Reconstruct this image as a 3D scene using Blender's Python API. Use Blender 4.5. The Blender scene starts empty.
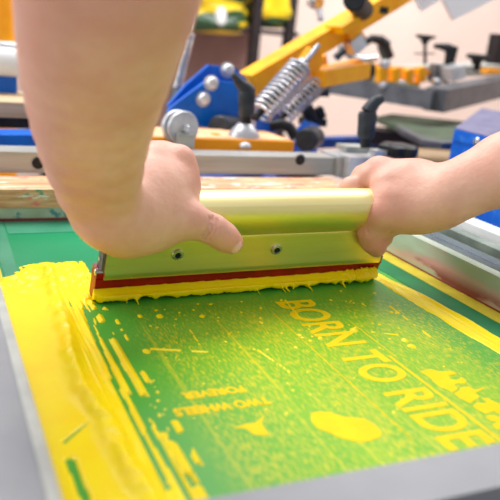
import bpy, bmesh, math, random
import numpy as np
from mathutils import Vector, Matrix

# ------------------------------------------------------------------ camera
F = 719.0
CAM_H = 0.225
R = np.array([[0.911547, -0.03589216, 0.40962643],
              [-0.40051525, -0.30307422, 0.86471588],
              [0.09311069, -0.9522908, -0.29064176]])
scene = bpy.context.scene
COL = scene.collection
cam_d = bpy.data.cameras.new('camera')
cam = bpy.data.objects.new('camera', cam_d)
COL.objects.link(cam)
cam_d.sensor_width = 36
cam_d.lens = F / 500 * 36
m = Matrix(((R[0][0], -R[0][1], -R[0][2], 0), (R[1][0], -R[1][1], -R[1][2], 0), (R[2][0], -R[2][1], -R[2][2], CAM_H), (0, 0, 0, 1)))
cam.matrix_world = m
cam_d.clip_start = 0.02
cam_d.dof.use_dof = True
cam_d.dof.focus_distance = 0.63
cam_d.dof.aperture_fstop = 7.0
scene.camera = cam

# ------------------------------------------------------------------ world, lamps, exposure
wd = bpy.data.worlds.new('world'); scene.world = wd; wd.use_nodes = True
bg = wd.node_tree.nodes['Background']
bg.inputs[0].default_value = (0.97, 0.98, 1.0, 1); bg.inputs[1].default_value = 0.54


def area(name, loc, target, size, power, col=(1, 1, 1), sy=None):
    ld = bpy.data.lights.new(name, 'AREA'); ld.energy = power; ld.color = col; ld.size = size
    if sy:
        ld.shape = 'RECTANGLE'; ld.size_y = sy
    o = bpy.data.objects.new(name, ld); COL.objects.link(o); o.location = loc
    o.rotation_euler = (Vector(target) - Vector(loc)).to_track_quat('-Z', 'Y').to_euler()
    return o


area('ceiling_light_panel', (0.2, 1.6, 1.85), (0.3, 0.6, 0), 1.8, 40, (1, 0.98, 0.96), 1.2)
area('window_light', (-2.1, 1.8, 1.1), (0.3, 0.6, 0), 1.6, 26, (0.95, 0.98, 1.0))
area('added_wall_fill', (2.0, 1.8, 1.9), (1.6, 3.3, 0.2), 1.2, 46, (1, 0.97, 0.95))  # added lamp without a fixture, brightens the back wall
scene.view_settings.view_transform = 'Standard'
scene.view_settings.look = 'None'
scene.view_settings.gamma = 1
scene.view_settings.use_curve_mapping = False
scene.view_settings.exposure = 0.30
scene.cycles.use_denoising = True


# ------------------------------------------------------------------ geometry helpers
def ray(u, v):
    return R @ np.array([u - 250.0, v - 250.0, F])


def P(u, v, z=0.0):            # point of the horizontal plane z seen at a pixel
    r = ray(u, v); return Vector(r * ((z - CAM_H) / r[2]) + np.array([0, 0, CAM_H]))


def W(u, v, y):                # point of the upright plane y
    r = ray(u, v); return Vector(r * (y / r[1]) + np.array([0, 0, CAM_H]))


def D(u, v, d):                # point at a depth
    r = ray(u, v) / F * d; return Vector(r + np.array([0, 0, CAM_H]))


def V3(p): return Vector((float(p[0]), float(p[1]), float(p[2])))


def srgb(r, g, b):
    f = lambda c: ((c / 255) / 12.92) if c <= 10 else (((c / 255) + .055) / 1.055) ** 2.4
    return (f(r), f(g), f(b), 1)


def setprops(o, label=None, cat=None, group=None, kind=None):
    if label: o['label'] = label
    if cat: o['category'] = cat
    if group: o['group'] = group
    if kind: o['kind'] = kind
    return o


def thing(name, label, cat, loc=(0, 0, 0), group=None):
    o = bpy.data.objects.new(name, None); COL.objects.link(o); o.location = loc
    o.empty_display_size = .02
    return setprops(o, label, cat, group)


class MB:
    """collects shapes given in world coordinates into one mesh"""
    def __init__(self): self.bm = bmesh.new()

    def _fin(self, verts, bevel, seg=2):
        if bevel:
            edges = list({e for v in verts for e in v.link_edges})
            edges = [e for e in edges if len(e.link_faces) == 2 and e.calc_face_angle(0) > 0.5]
            bmesh.ops.bevel(self.bm, geom=edges, offset=bevel, segments=seg, affect='EDGES', profile=.6, clamp_overlap=True)
        return self

    def hexa(self, pts, bevel=0.0):          # 8 points: bottom 4 (ccw), top 4
        vs = [self.bm.verts.new(p) for p in pts]
        for f in ((3, 2, 1, 0), (4, 5, 6, 7), (0, 1, 5, 4), (1, 2, 6, 5), (2, 3, 7, 6), (3, 0, 4, 7)):
            self.bm.faces.new([vs[i] for i in f])
        return self._fin(vs, bevel)

    def box(self, a, b, bevel=0.002):
        x0, x1 = sorted((a[0], b[0])); y0, y1 = sorted((a[1], b[1])); z0, z1 = sorted((a[2], b[2]))
        return self.hexa([(x0, y0, z0), (x1, y0, z0), (x1, y1, z0), (x0, y1, z0), (x0, y0, z1), (x1, y0, z1), (x1, y1, z1), (x0, y1, z1)], bevel)

    def bar(self, a, b, w, h, bevel=0.002, up=(0, 0, 1)):   # box beam from a to b
        a, b = V3(a), V3(b); d = (b - a).normalized(); s = d.cross(Vector(up)).normalized(); t = s.cross(d).normalized()
        q = []
        for base in (a, b):
            q.append([base - s * w / 2 - t * h / 2, base + s * w / 2 - t * h / 2, base + s * w / 2 + t * h / 2, base - s * w / 2 + t * h / 2])
        return self.hexa(q[0] + q[1], bevel)

    def prism(self, pts, ext, bevel=0.002):  # polygon extruded by a vector
        ext = V3(ext); vs = [self.bm.verts.new(p) for p in pts]; ws = [self.bm.verts.new(V3(p) + ext) for p in pts]
        n = len(pts); self.bm.faces.new(vs); self.bm.faces.new(ws[::-1])
        for i in range(n): self.bm.faces.new([vs[i], ws[i], ws[(i + 1) % n], vs[(i + 1) % n]])
        return self._fin(vs + ws, bevel)

    def rings(self, rings, closed=False, cap=True):
        rv = [[self.bm.verts.new(p) for p in r] for r in rings]
        n = len(rv[0]); k = len(rv)
        for i in range(k if closed else k - 1):
            a, b = rv[i], rv[(i + 1) % k]
            for j in range(n): self.bm.faces.new([a[j], a[(j + 1) % n], b[(j + 1) % n], b[j]])
        if cap and not closed:
            self.bm.faces.new(rv[0][::-1]); self.bm.faces.new(rv[-1])
        return self

    def lathe(self, origin, axis, prof, n=28):   # prof: (radius, height)
        origin = V3(origin); ax = V3(axis).normalized(); s = ax.orthogonal().normalized(); t = ax.cross(s)
        rr = []
        for r, h in prof:
            r = max(r, 1e-5)
            rr.append([origin + ax * h + (s * math.cos(2 * math.pi * j / n) + t * math.sin(2 * math.pi * j / n)) * r for j in range(n)])
        return self.rings(rr)

    def cyl(self, a, b, r, r2=None, n=28, bev=0.0):
        a, b = V3(a), V3(b); L = (b - a).length; r2 = r if r2 is None else r2
        if bev: prof = [(r - bev, 0), (r, bev), (r2, L - bev), (r2 - bev, L)]
        else: prof = [(r, 0), (r2, L)]
        return self.lathe(a, b - a, prof, n)

    def tube(self, path, rad, n=12, closed=False):
        path = [V3(p) for p in path]; k = len(path); rr = []
        rads = rad if isinstance(rad, (list, tuple)) else [rad] * k
        prev = None
        for i, p in enumerate(path):
            d = (path[min(i + 1, k - 1)] - path[max(i - 1, 0)]).normalized()
            s = d.orthogonal().normalized() if prev is None else (prev - d * prev.dot(d)).normalized()
            prev = s; t = d.cross(s)
            rr.append([p + (s * math.cos(2 * math.pi * j / n) + t * math.sin(2 * math.pi * j / n)) * rads[i] for j in range(n)])
        return self.rings(rr)

    def helix(self, a, b, rad, turns, wire, rad2=None, spt=20, n=8):
        a, b = V3(a), V3(b); d = b - a; ax = d.normalized(); s = ax.orthogonal().normalized(); t = ax.cross(s)
        rad2 = rad if rad2 is None else rad2; N = int(turns * spt); pts = []
        for i in range(N + 1):
            f = i / N; an = 2 * math.pi * turns * f; r = rad + (rad2 - rad) * f
            pts.append(a + d * f + (s * math.cos(an) + t * math.sin(an)) * r)
        return self.tube(pts, wire, n)

    def build(self, name, mat, parent=None, angle=40, **kw):
        bmesh.ops.recalc_face_normals(self.bm, faces=self.bm.faces[:])
        me = bpy.data.meshes.new(name); self.bm.to_mesh(me); self.bm.free()
        return mesh_obj(name, me, mat, parent, angle, **kw)


def mesh_obj(name, me, mat, parent=None, angle=40, **kw):
    me.materials.append(mat)
    me.shade_smooth()
    try: me.set_sharp_from_angle(angle=math.radians(angle))
    except Exception: pass
    o = bpy.data.objects.new(name, me); COL.objects.link(o)
    if parent is not None:
        o.parent = parent
        o.matrix_parent_inverse = Matrix.Translation(-world_loc(parent))
    return setprops(o, **kw)


def world_loc(o):
    if o.parent is None: return Vector(o.location)
    return Vector((0, 0, 0)) if o.type == 'MESH' else Vector(o.location)


# ------------------------------------------------------------------ materials
def mat_new(name):
    mt = bpy.data.materials.new(name); mt.use_nodes = True
    nt = mt.node_tree; b = nt.nodes['Principled BSDF']
    return mt, nt, b


def N(nt, t, **kw):
    n = nt.nodes.new(t)
    for k, v in kw.items():
        if k.startswith('i_'): n.inputs[int(k[2:])].default_value = v
        else: setattr(n, k, v)
    return n


def noise(nt, scale, detail=3, stretch=None, rough=.55, loc=(0, 0, 0)):
    tc = N(nt, 'ShaderNodeTexCoord'); mp = N(nt, 'ShaderNodeMapping')
    mp.inputs['Scale'].default_value = stretch or (1, 1, 1); mp.inputs['Location'].default_value = loc
    nt.links.new(tc.outputs['Object'], mp.inputs['Vector'])
    n = N(nt, 'ShaderNodeTexNoise'); n.inputs['Scale'].default_value = scale; n.inputs['Detail'].default_value = detail; n.inputs['Roughness'].default_value = rough
    nt.links.new(mp.outputs[0], n.inputs['Vector'])
    return n.outputs[0]


def ramp(nt, fac, stops):
    r = N(nt, 'ShaderNodeValToRGB'); e = r.color_ramp.elements
    while len(e) < len(stops): e.new(0.5)
    for el, (p, c) in zip(e, stops): el.position = p; el.color = c
    nt.links.new(fac, r.inputs[0]); return r.outputs[0]


def mixc(nt, fac, a, b):
    m_ = N(nt, 'ShaderNodeMix', data_type='RGBA')
    for src, idx in ((fac, 0), (a, 6), (b, 7)):
        if hasattr(src, 'is_linked'): nt.links.new(src, m_.inputs[idx])
        else: m_.inputs[idx].default_value = src
    return m_.outputs[2]


def bump(nt, b, h, strength=.2, dist=.001):
    n = N(nt, 'ShaderNodeBump'); n.inputs['Strength'].default_value = strength; n.inputs['Distance'].default_value = dist
    nt.links.new(h, n.inputs['Height']); nt.links.new(n.outputs[0], b.inputs['Normal'])


def simple(name, c1, c2=None, scale=40, rough=.5, metal=0.0, bstr=0.0, bscale=200, lo=.4, hi=.65, stretch=None, coat=0.0):
    mt, nt, b = mat_new(name)
    if c2 is None: c2 = tuple(x * .8 for x in c1[:3]) + (1,)
    f = noise(nt, scale, 4, stretch)
    nt.links.new(ramp(nt, f, [(lo, c1), (hi, c2)]), b.inputs['Base Color'])
    b.inputs['Roughness'].default_value = rough; b.inputs['Metallic'].default_value = metal
    b.inputs['Coat Weight'].default_value = coat * .3
    if metal == 0: b.inputs['Specular IOR Level'].default_value = .28
    if bstr: bump(nt, b, noise(nt, bscale, 3), bstr)
    return mt


M = {}
M['alu'] = simple('anodised_aluminium', srgb(248, 234, 172), srgb(240, 224, 158), 60, .40, 1.0, .05, 300, stretch=(.1, 1, 1))
M['alu_dull'] = simple('dull_aluminium', srgb(184, 186, 184), srgb(160, 162, 162), 40, .42, .6, .1, 250, stretch=(.08, 1, 1))
M['steel'] = simple('bright_steel', srgb(215, 217, 222), srgb(170, 172, 178), 80, .25, .9)
M['zinc'] = simple('zinc_metal', srgb(208, 210, 214), srgb(176, 178, 184), 30, .35, .55, .1, 150)
M['spring'] = simple('spring_steel', srgb(215, 217, 222), srgb(185, 187, 193), 20, .3, .7)
M['yellow'] = simple('orange_yellow_paint', srgb(255, 182, 4), srgb(250, 164, 2), 30, .4, 0, .05, coat=.2)
M['orange'] = simple('orange_paint', srgb(252, 168, 28), srgb(246, 156, 22), 30, .45)
M['blue'] = simple('blue_paint', srgb(0, 104, 212), srgb(0, 90, 192), 30, .4, 0, .05, coat=.2)
M['darkblue'] = simple('dark_blue_paint', srgb(10, 75, 160), srgb(8, 60, 135), 30, .45)
M['bluebox'] = simple('scuffed_blue_paint', srgb(10, 100, 215), srgb(60, 135, 220), 90, .5, 0, .2, 200, lo=.5, hi=.75)
M['boxlid'] = simple('lavender_grey_lid', srgb(120, 118, 150), srgb(95, 95, 125), 40, .6)  # greyer than the blue rim and body
M['black'] = simple('black_plastic', srgb(34, 37, 42), srgb(22, 24, 28), 60, .45)
M['char'] = simple('charcoal_plastic', srgb(54, 60, 68), srgb(40, 45, 52), 60, .42, 0, .15, 200)
M['frame_grey'] = simple('grey_painted_steel', srgb(104, 106, 112), srgb(84, 86, 92), 30, .5, .2, .1)
M['pink_top'] = simple('pinkish_plate_top', srgb(250, 205, 160), srgb(245, 190, 140), 40, .45)
M['green_pad'] = simple('green_grey_board', srgb(92, 106, 84), srgb(76, 88, 72), 20, .7)
M['paleedge'] = simple('pale_metal_edge', srgb(190, 195, 190), srgb(165, 170, 168), 30, .4, .4)
M['plate'] = simple('pale_steel_plate', srgb(246, 250, 255), srgb(240, 245, 252), 4, .35, .1)
M['white'] = simple('white_plastic', srgb(238, 240, 240), srgb(225, 228, 228), 20, .4)
M['brown_panel'] = simple('mauve_wall_shade', srgb(168, 135, 128), srgb(150, 118, 112), 3, .7)
M['darkrack'] = simple('black_rack_steel', srgb(48, 40, 42), srgb(36, 30, 32), 30, .5)
M['wood_plain'] = simple('pale_wood', srgb(205, 180, 145), srgb(180, 150, 115), 30, .6, 0, .2, 100, stretch=(.15, 1, 2))
M['red'] = simple('dark_red_polyurethane', srgb(160, 6, 18), srgb(128, 2, 12), 60, .4, 0, .1, 150, coat=.3)
M['wall'] = simple('warm_plaster', srgb(246, 228, 218), srgb(240, 219, 208), 1.2, .8, 0, .1, 60)
M['floor'] = simple('warm_concrete', srgb(200, 178, 165), srgb(180, 160, 150), 2, .6, 0, .1, 40)
M['ceil'] = simple('white_ceiling', srgb(240, 238, 234), srgb(232, 230, 226), 2, .8)
M['frontrail'] = simple('grey_painted_frame', srgb(148, 150, 155), srgb(128, 132, 139), 9, .5, .25, .15, 120)
M['palegreen'] = simple('pale_green_bar', srgb(150, 162, 148), srgb(112, 124, 112), 25, .45, .2, .1, 120)
M['groove'] = simple('blue_grey_channel', srgb(112, 124, 130), srgb(72, 80, 84), 18, .35, .5, .1, 120, stretch=(1, .2, 1))
M['tape_yellow'] = simple('olive_yellow_tape', srgb(222, 205, 60), srgb(200, 186, 50), 40, .35)
M['tape_green'] = simple('green_tape_film', srgb(0, 132, 78), srgb(0, 112, 66), 20, .3)

# wooden back rail, paint splashed
mt, nt, b = mat_new('paint_splashed_wood'); M['wood'] = mt
w0 = ramp(nt, noise(nt, 60, 6, (.22, 2, 2.5)), [(.30, srgb(232, 218, 194)), (.45, srgb(224, 180, 136)), (.62, srgb(190, 138, 96))])
s1 = ramp(nt, noise(nt, 110, 5, (.6, 1, 1), loc=(3, 0, 0)), [(.60, (0, 0, 0, 1)), (.66, (1, 1, 1, 1))])
s2 = ramp(nt, noise(nt, 70, 6, (.6, 1, 1), loc=(7, 2, 0)), [(.57, (0, 0, 0, 1)), (.62, (1, 1, 1, 1))])
s3 = ramp(nt, noise(nt, 85, 6, (.4, 1, 1.5), loc=(1, 9, 0)), [(.60, (0, 0, 0, 1)), (.64, (1, 1, 1, 1))])
c = mixc(nt, s1, w0, srgb(110, 160, 130)); c = mixc(nt, s2, c, srgb(225, 130, 115)); c = mixc(nt, s3, c, srgb(240, 236, 226))
nt.links.new(c, b.inputs['Base Color']); b.inputs['Roughness'].default_value = .6
bump(nt, b, noise(nt, 70, 6, (.3, 1, 1)), .7, .003)
# pale green painted face with blue and dark red patches
mt, nt, b = mat_new('pale_green_painted_face'); M['backface'] = mt
c = ramp(nt, noise(nt, 25, 5), [(.4, srgb(178, 196, 178)), (.65, srgb(150, 172, 150))])
s1 = ramp(nt, noise(nt, 40, 5, (1, 1, 1), loc=(4, 0, 0)), [(.56, (0, 0, 0, 1)), (.62, (1, 1, 1, 1))])
c = mixc(nt, s1, c, srgb(70, 140, 150))
tc = N(nt, 'ShaderNodeTexCoord'); sp = N(nt, 'ShaderNodeSeparateXYZ'); nt.links.new(tc.outputs['Object'], sp.inputs[0])
mr = N(nt, 'ShaderNodeMapRange'); mr.inputs[1].default_value = .0045; mr.inputs[2].default_value = .003; nt.links.new(sp.outputs[2], mr.inputs[0])
c = mixc(nt, mr.outputs[0], c, srgb(120, 50, 55))
nt.links.new(c, b.inputs['Base Color']); b.inputs['Roughness'].default_value = .45
# right rail inner face: pale green with pink and red stains
mt, nt, b = mat_new('stained_pale_rail'); M['rightrail'] = mt
c = ramp(nt, noise(nt, 14, 5, (1, .35, 1)), [(.38, srgb(198, 208, 194)), (.62, srgb(158, 174, 152))])
s1 = ramp(nt, noise(nt, 16, 5, (1, .25, 1.6), loc=(2, 5, 0)), [(.52, (0, 0, 0, 1)), (.64, (1, 1, 1, 1))])
c = mixc(nt, s1, c, srgb(200, 150, 148))
s2 = ramp(nt, noise(nt, 22, 6, (1, .3, 1.2), loc=(0, 0.4, .3)), [(.57, (0, 0, 0, 1)), (.62, (1, 1, 1, 1))])
tc = N(nt, 'ShaderNodeTexCoord'); sp = N(nt, 'ShaderNodeSeparateXYZ'); nt.links.new(tc.outputs['Object'], sp.inputs[0])
mr = N(nt, 'ShaderNodeMapRange'); mr.inputs[1].default_value = .016; mr.inputs[2].default_value = .006; nt.links.new(sp.outputs[2], mr.inputs[0])
mu = N(nt, 'ShaderNodeMath', operation='MULTIPLY'); nt.links.new(s2, mu.inputs[0]); nt.links.new(mr.outputs[0], mu.inputs[1])
c = mixc(nt, mu.outputs[0], c, srgb(135, 62, 66))
mr2 = N(nt, 'ShaderNodeMapRange'); mr2.inputs[1].default_value = .0028; mr2.inputs[2].default_value = .0018; nt.links.new(sp.outputs[2], mr2.inputs[0])
c = mixc(nt, mr2.outputs[0], c, srgb(140, 55, 58))
nt.links.new(c, b.inputs['Base Color']); b.inputs['Roughness'].default_value = .35

# yellow ink
mt, nt, b = mat_new('yellow_plastisol_ink'); M['ink'] = mt
nt.links.new(ramp(nt, noise(nt, 30, 3), [(.35, srgb(255, 230, 0)), (.7, srgb(255, 220, 0))]), b.inputs['Base Color'])
b.inputs['Roughness'].default_value = .32; b.inputs['Specular IOR Level'].default_value = .28
b.inputs['Subsurface Weight'].default_value = .12; b.inputs['Subsurface Radius'].default_value = (.002, .002, .0005); b.inputs['Subsurface Scale'].default_value = .6
bump(nt, b, noise(nt, 160, 4), .15, .001)
mt, nt, b = mat_new('yellow_ink_in_stencil'); M['inkflat'] = mt
nt.links.new(ramp(nt, noise(nt, 60, 3), [(.35, srgb(246, 212, 0)), (.7, srgb(240, 202, 0))]), b.inputs['Base Color'])
b.inputs['Roughness'].default_value = .5; b.inputs['Specular IOR Level'].default_value = .15

# skin
mt, nt, b = mat_new('skin'); M['skin'] = mt
c = ramp(nt, noise(nt, 14, 4), [(.35, srgb(236, 190, 168)), (.68, srgb(220, 162, 142))])
c2 = ramp(nt, noise(nt, 90, 5, loc=(1, 1, 1)), [(.35, (0, 0, 0, 1)), (.8, (.5, .5, .5, 1))])
c = mixc(nt, c2, c, srgb(218, 150, 130))
vc = N(nt, 'ShaderNodeVertexColor', layer_name='flush')
c = mixc(nt, vc.outputs[0], c, srgb(222, 135, 122))
nt.links.new(c, b.inputs['Base Color']); b.inputs['Roughness'].default_value = .5
b.inputs['Subsurface Weight'].default_value = .15; b.inputs['Subsurface Radius'].default_value = (.006, .0025, .0015); b.inputs['Subsurface Scale'].default_value = 1
bump(nt, b, noise(nt, 260, 6), .55, .0008)
M['nail'] = simple('finger_nail', srgb(238, 190, 172), srgb(232, 180, 165), 30, .25, coat=.3)

# mesh fabric with green stencil and yellow film (colour of ink held in the mesh)
mt, nt, b = mat_new('printing_mesh'); M['mesh'] = mt
tc = N(nt, 'ShaderNodeTexCoord'); sp = N(nt, 'ShaderNodeSeparateXYZ'); nt.links.new(tc.outputs['Object'], sp.inputs[0])


def rng(o, a, b_):
    r_ = N(nt, 'ShaderNodeMapRange', interpolation_type='SMOOTHSTEP'); r_.inputs[1].default_value = a; r_.inputs[2].default_value = b_
    nt.links.new(o, r_.inputs[0]); return r_.outputs[0]


def mul(a, b_, op='MULTIPLY'):
    r_ = N(nt, 'ShaderNodeMath', operation=op)
    for s_, i in ((a, 0), (b_, 1)):
        if hasattr(s_, 'is_linked'): nt.links.new(s_, r_.inputs[i])
        else: r_.inputs[i].default_value = s_
    return r_.outputs[0]


wob = mul(noise(nt, 14, 3, (1, .3, 1)), .05)
xw = mul(sp.outputs[0], wob, 'ADD')
film = mul(mul(rng(xw, .140, .235), rng(xw, .44, .375)), mul(rng(sp.outputs[1], .565, .47), 1.0))
cgreen = ramp(nt, noise(nt, 5, 3, (1, .5, 1)), [(.35, srgb(56, 156, 58)), (.65, srgb(84, 170, 52))])
cfilm = ramp(nt, noise(nt, 9, 4, (1, .3, 1)), [(.35, srgb(106, 176, 42)), (.66, srgb(148, 194, 38))])
c = mixc(nt, film, cgreen, cfilm)
# fine dashes of ink drawn towards the printer
d1 = noise(nt, 780, 2, (1, .17, 1)); d2 = noise(nt, 30, 3, (1, .3, 1), loc=(5, 1, 0))
dd = mul(mul(d1, 1.0), mul(d2, .25), 'ADD')
ds = ramp(nt, dd, [(.640, (0, 0, 0, 1)), (.705, (1, 1, 1, 1))])
dmask = mul(mul(rng(sp.outputs[0], .125, .17), rng(sp.outputs[0], .425, .385)), rng(sp.outputs[1], .56, .47))
c = mixc(nt, mul(mul(ds, dmask), .55), c, srgb(238, 214, 20))
# long hairline drag marks
h1 = noise(nt, 150, 2, (1, .012, 1), loc=(2, 2, 0))
hs = ramp(nt, h1, [(.66, (0, 0, 0, 1)), (.70, (1, 1, 1, 1))])
c = mixc(nt, mul(mul(hs, dmask), .6), c, srgb(225, 212, 30))
# bare emulsion behind the squeegee and along the sides
bare = rng(sp.outputs[1], .565, .60)
cb = ramp(nt, noise(nt, 6, 2), [(.35, srgb(0, 138, 90)), (.7, srgb(0, 150, 98))])
c = mixc(nt, bare, c, cb)
nt.links.new(c, b.inputs['Base Color'])
b.inputs['Roughness'].default_value = .3; b.inputs['Specular IOR Level'].default_value = .3
wv = mul(ds, dmask)
bump(nt, b, wv, .25, .0005)

# ------------------------------------------------------------------ numpy noise
_rs = np.random.RandomState(11)
_tab = _rs.rand(256, 256)


def vnoise(x, y):
    xi = np.floor(x).astype(int); yi = np.floor(y).astype(int); fx = x - xi; fy = y - yi
    fx = fx * fx * (3 - 2 * fx); fy = fy * fy * (3 - 2 * fy)
    t = lambda i, j: _tab[(xi + i) % 256, (yi + j) % 256]
    return (t(0, 0) * (1 - fx) + t(1, 0) * fx) * (1 - fy) + (t(0, 1) * (1 - fx) + t(1, 1) * fx) * fy


def fbm(x, y, o=4, g=.5):
    s = 0; a = 1; n = 0
    for k in range(o):
        s = s + a * vnoise(x * 2 ** k + 17 * k, y * 2 ** k + 31 * k); n += a; a *= g
    return s / n


def sstep(a, b_, x):
    t = np.clip((x - a) / (b_ - a), 0, 1); return t * t * (3 - 2 * t)


# ------------------------------------------------------------------ room
FLOOR = -0.90


def struct(name, mb, mat): return mb.build(name, mat, None, kind='structure')


WX0, WX1, WY0, WY1, CZ = -2.4, 4.6, -1.8, 3.6, 1.9
struct('floor', MB().box((WX0, WY0, FLOOR - .05), (WX1, WY1, FLOOR), 0), M['floor'])
struct('wall_back', MB().box((WX0, WY1, FLOOR), (WX1, WY1 + .1, CZ), 0), M['wall'])
struct('wall_right', MB().box((WX1, WY0, FLOOR), (WX1 + .1, WY1, CZ), 0), M['wall'])
struct('baseboard_back', MB().box((WX0, WY1 - .015, FLOOR), (WX1, WY1, FLOOR + .1), .003), M['white'])

# ------------------------------------------------------------------ printing screen
X0, X1, Y0, Y1 = .047, .475, .238, .80
RH = .035
scr = thing('printing_screen', 'large printing screen smeared with yellow ink, lying flat under the squeegee', 'screen frame', (.26, .5, 0))
MB().box((X0 - .05, Y1, -.004), (X1 + .045, Y1 + .012, .0155), .001).build('lower_back_face', M['backface'], scr, label='pale green painted strip with a dark red edge')
MB().box((X0 - .05, Y1 - .001, .0155), (X1 + .045, Y1 + .07, .0365), .003).build('back_rail', M['wood'], scr, label='splintery wooden rail splashed with paint')
MB().box((X0 - .055, Y0 - .030, -.004), (X0, Y1 - .001, RH), .004).build('left_rail', M['frontrail'], scr, label='scuffed grey rail')
MB().box((X0 - .006, Y0, RH), (X0 - .0005, Y1 - .002, RH + .0012), .0005).build('rail_edge', M['paleedge'], scr, label='pale blue-white edge strip')
MB().box((X0, Y0 - .030, -.004), (X1 + .045, Y0, RH), .0025).build('front_rail', M['frontrail'], scr, label='scuffed grey rail')
MB().box((X1, Y0, -.004), (X1 + .012, Y1 - .001, RH - .003), .003).build('right_inner_rail', M['rightrail'], scr, label='pale green rail with pink and dark red stains')
# rounded channel on top of the right rail
pr = [(X1 + .012, -.004), (X1 + .012, RH - .004), (X1 + .016, RH), (X1 + .024, RH - .002), (X1 + .03, RH - .010), (X1 + .038, RH - .012), (X1 + .044, RH - .004), (X1 + .047, -.004)]
MB().prism([(x, Y0, z) for x, z in pr], (0, Y1 - Y0 - .001, 0), .001).build('right_channel', M['groove'], scr, label='blue-grey metal channel')
MB().box((X0, Y0, -.0012), (X1, Y1, 0), 0).build('mesh_fabric', M['mesh'], scr, label='green mesh with a yellow-green printed area')
MB().prism([(X1 - .019, Y0, 0), (X1 - .0005, Y0, 0), (X1 - .0005, .80, 0), (X1 - .019, .80, 0)], (0, 0, .0006), 0).build('tape_strip', M['tape_yellow'], scr, label='olive-yellow tape')
MB().prism([(X1 - .045, Y0, 0), (X1 - .0192, Y0, 0), (X1 - .0192, .7995, 0), (X1 - .045, .7995, 0)], (0, 0, .0005), 0).build('tape_strip', M['tape_green'], scr, label='dark green tape')
MB().prism([(X0 + .0005, .60, 0), (X0 + .012, .60, 0), (X0 + .014, .7995, 0), (X0 + .0005, .7995, 0)], (0, 0, .0006), 0).build('tape_strip', M['tape_yellow'], scr, label='yellow-grey tape')


M['tape_grey'] = simple('grey_green_tape', srgb(70, 150, 118), srgb(52, 136, 104), 18, .3)
MB().prism([(X0 + .0145, .61, 0), (X0 + .026, .61, 0), (X0 + .030, .7995, 0), (X0 + .0145, .7995, 0)], (0, 0, .0004), 0).build('tape_strip', M['tape_grey'], scr, label='grey-green tape')
MB().prism([(X0 + .031, .752, 0), (X1 - .046, .762, 0), (X1 - .046, .7995, 0), (X0 + .031, .7995, 0)], (0, 0, .0004), 0).build('tape_strip', M['tape_grey'], scr, label='grey-green tape')
# lettering of the stencil
def text_mesh(txt, wid, hgt, off=0.0, bold=.018):
    cu = bpy.data.curves.new('lettering', 'FONT'); cu.body = txt; cu.size = 1; cu.offset = bold; cu.extrude = .0; cu.resolution_u = 6
    o = bpy.data.objects.new('lettering', cu); COL.objects.link(o)
    dg = bpy.context.evaluated_depsgraph_get(); dg.update()
    me = bpy.data.meshes.new_from_object(o.evaluated_get(dg))
    bpy.data.objects.remove(o)
    co = np.array([v.co[:] for v in me.vertices])
    mn, mx = co.min(0), co.max(0)
    co[:, 0] = (co[:, 0] - mn[0]) / (mx[0] - mn[0]) * wid
    co[:, 1] = (co[:, 1] - mn[1]) / (mx[1] - mn[1]) * hgt
    return me, co


def place_text(txt, x, y, ang, wid, hgt, name='stencil_lettering', bold=.018, lab=None):
    me, co = text_mesh(txt, wid, hgt, bold=bold)
    c_, s_ = math.cos(ang), math.sin(ang)
    bm = bmesh.new(); bm.from_mesh(me)
    for v, q in zip(bm.verts, co): v.co = (x + q[0] * c_ - q[1] * s_, y + q[0] * s_ + q[1] * c_, 0.0)
    g = bmesh.ops.extrude_face_region(bm, geom=bm.faces[:])
    for e in g['geom']:
        if isinstance(e, bmesh.types.BMVert): e.co.z += .00022
    bmesh.ops.recalc_face_normals(bm, faces=bm.faces[:])
    me2 = bpy.data.meshes.new(name); bm.to_mesh(me2); bm.free()
    return mesh_obj(name, me2, M['inkflat'], scr, label=lab)


place_text('BORN TO RIDE', .2765, .523, -math.pi / 2, .240, .0365, bold=.02, lab='yellow words BORN TO RIDE')
place_text('TWO WHEELS', .197, .370, math.pi, .064, .0098, bold=.05, lab='small yellow words TWO WHEELS')
place_text('FOREVER', .187, .388, math.pi, .043, .0092, bold=.05, lab='small yellow word FOREVER')


def flat(ptspx, name, lab=None, th=.00022, sharp=False):
    pts = [P(u, v) for u, v in ptspx]
    # smooth closed outline
    out = []
    n = len(pts)
    for i in range(n):
        p0, p1, p2, p3 = pts[i - 1], pts[i], pts[(i + 1) % n], pts[(i + 2) % n]
        for t in (np.linspace(0, 1, 5)[:-1] if not sharp else [0.0]):
            t = float(t)
            q = .5 * ((2 * p1) + (p2 - p0) * t + (2 * p0 - 5 * p1 + 4 * p2 - p3) * t * t + (3 * p1 - p0 - 3 * p2 + p3) * t ** 3)
            out.append((q.x, q.y, 0))
    bm = bmesh.new(); vs = [bm.verts.new(p) for p in out]; f_ = bm.faces.new(vs)
    g = bmesh.ops.extrude_face_region(bm, geom=[f_])
    for e in g['geom']:
        if isinstance(e, bmesh.types.BMVert): e.co.z += th
    bmesh.ops.triangulate(bm, faces=[x for x in bm.faces if len(x.verts) > 4])
    bmesh.ops.recalc_face_normals(bm, faces=bm.faces[:])
    me = bpy.data.meshes.new(name); bm.to_mesh(me); bm.free()
    return mesh_obj(name, me, M['inkflat'], scr, label=lab)


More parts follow.
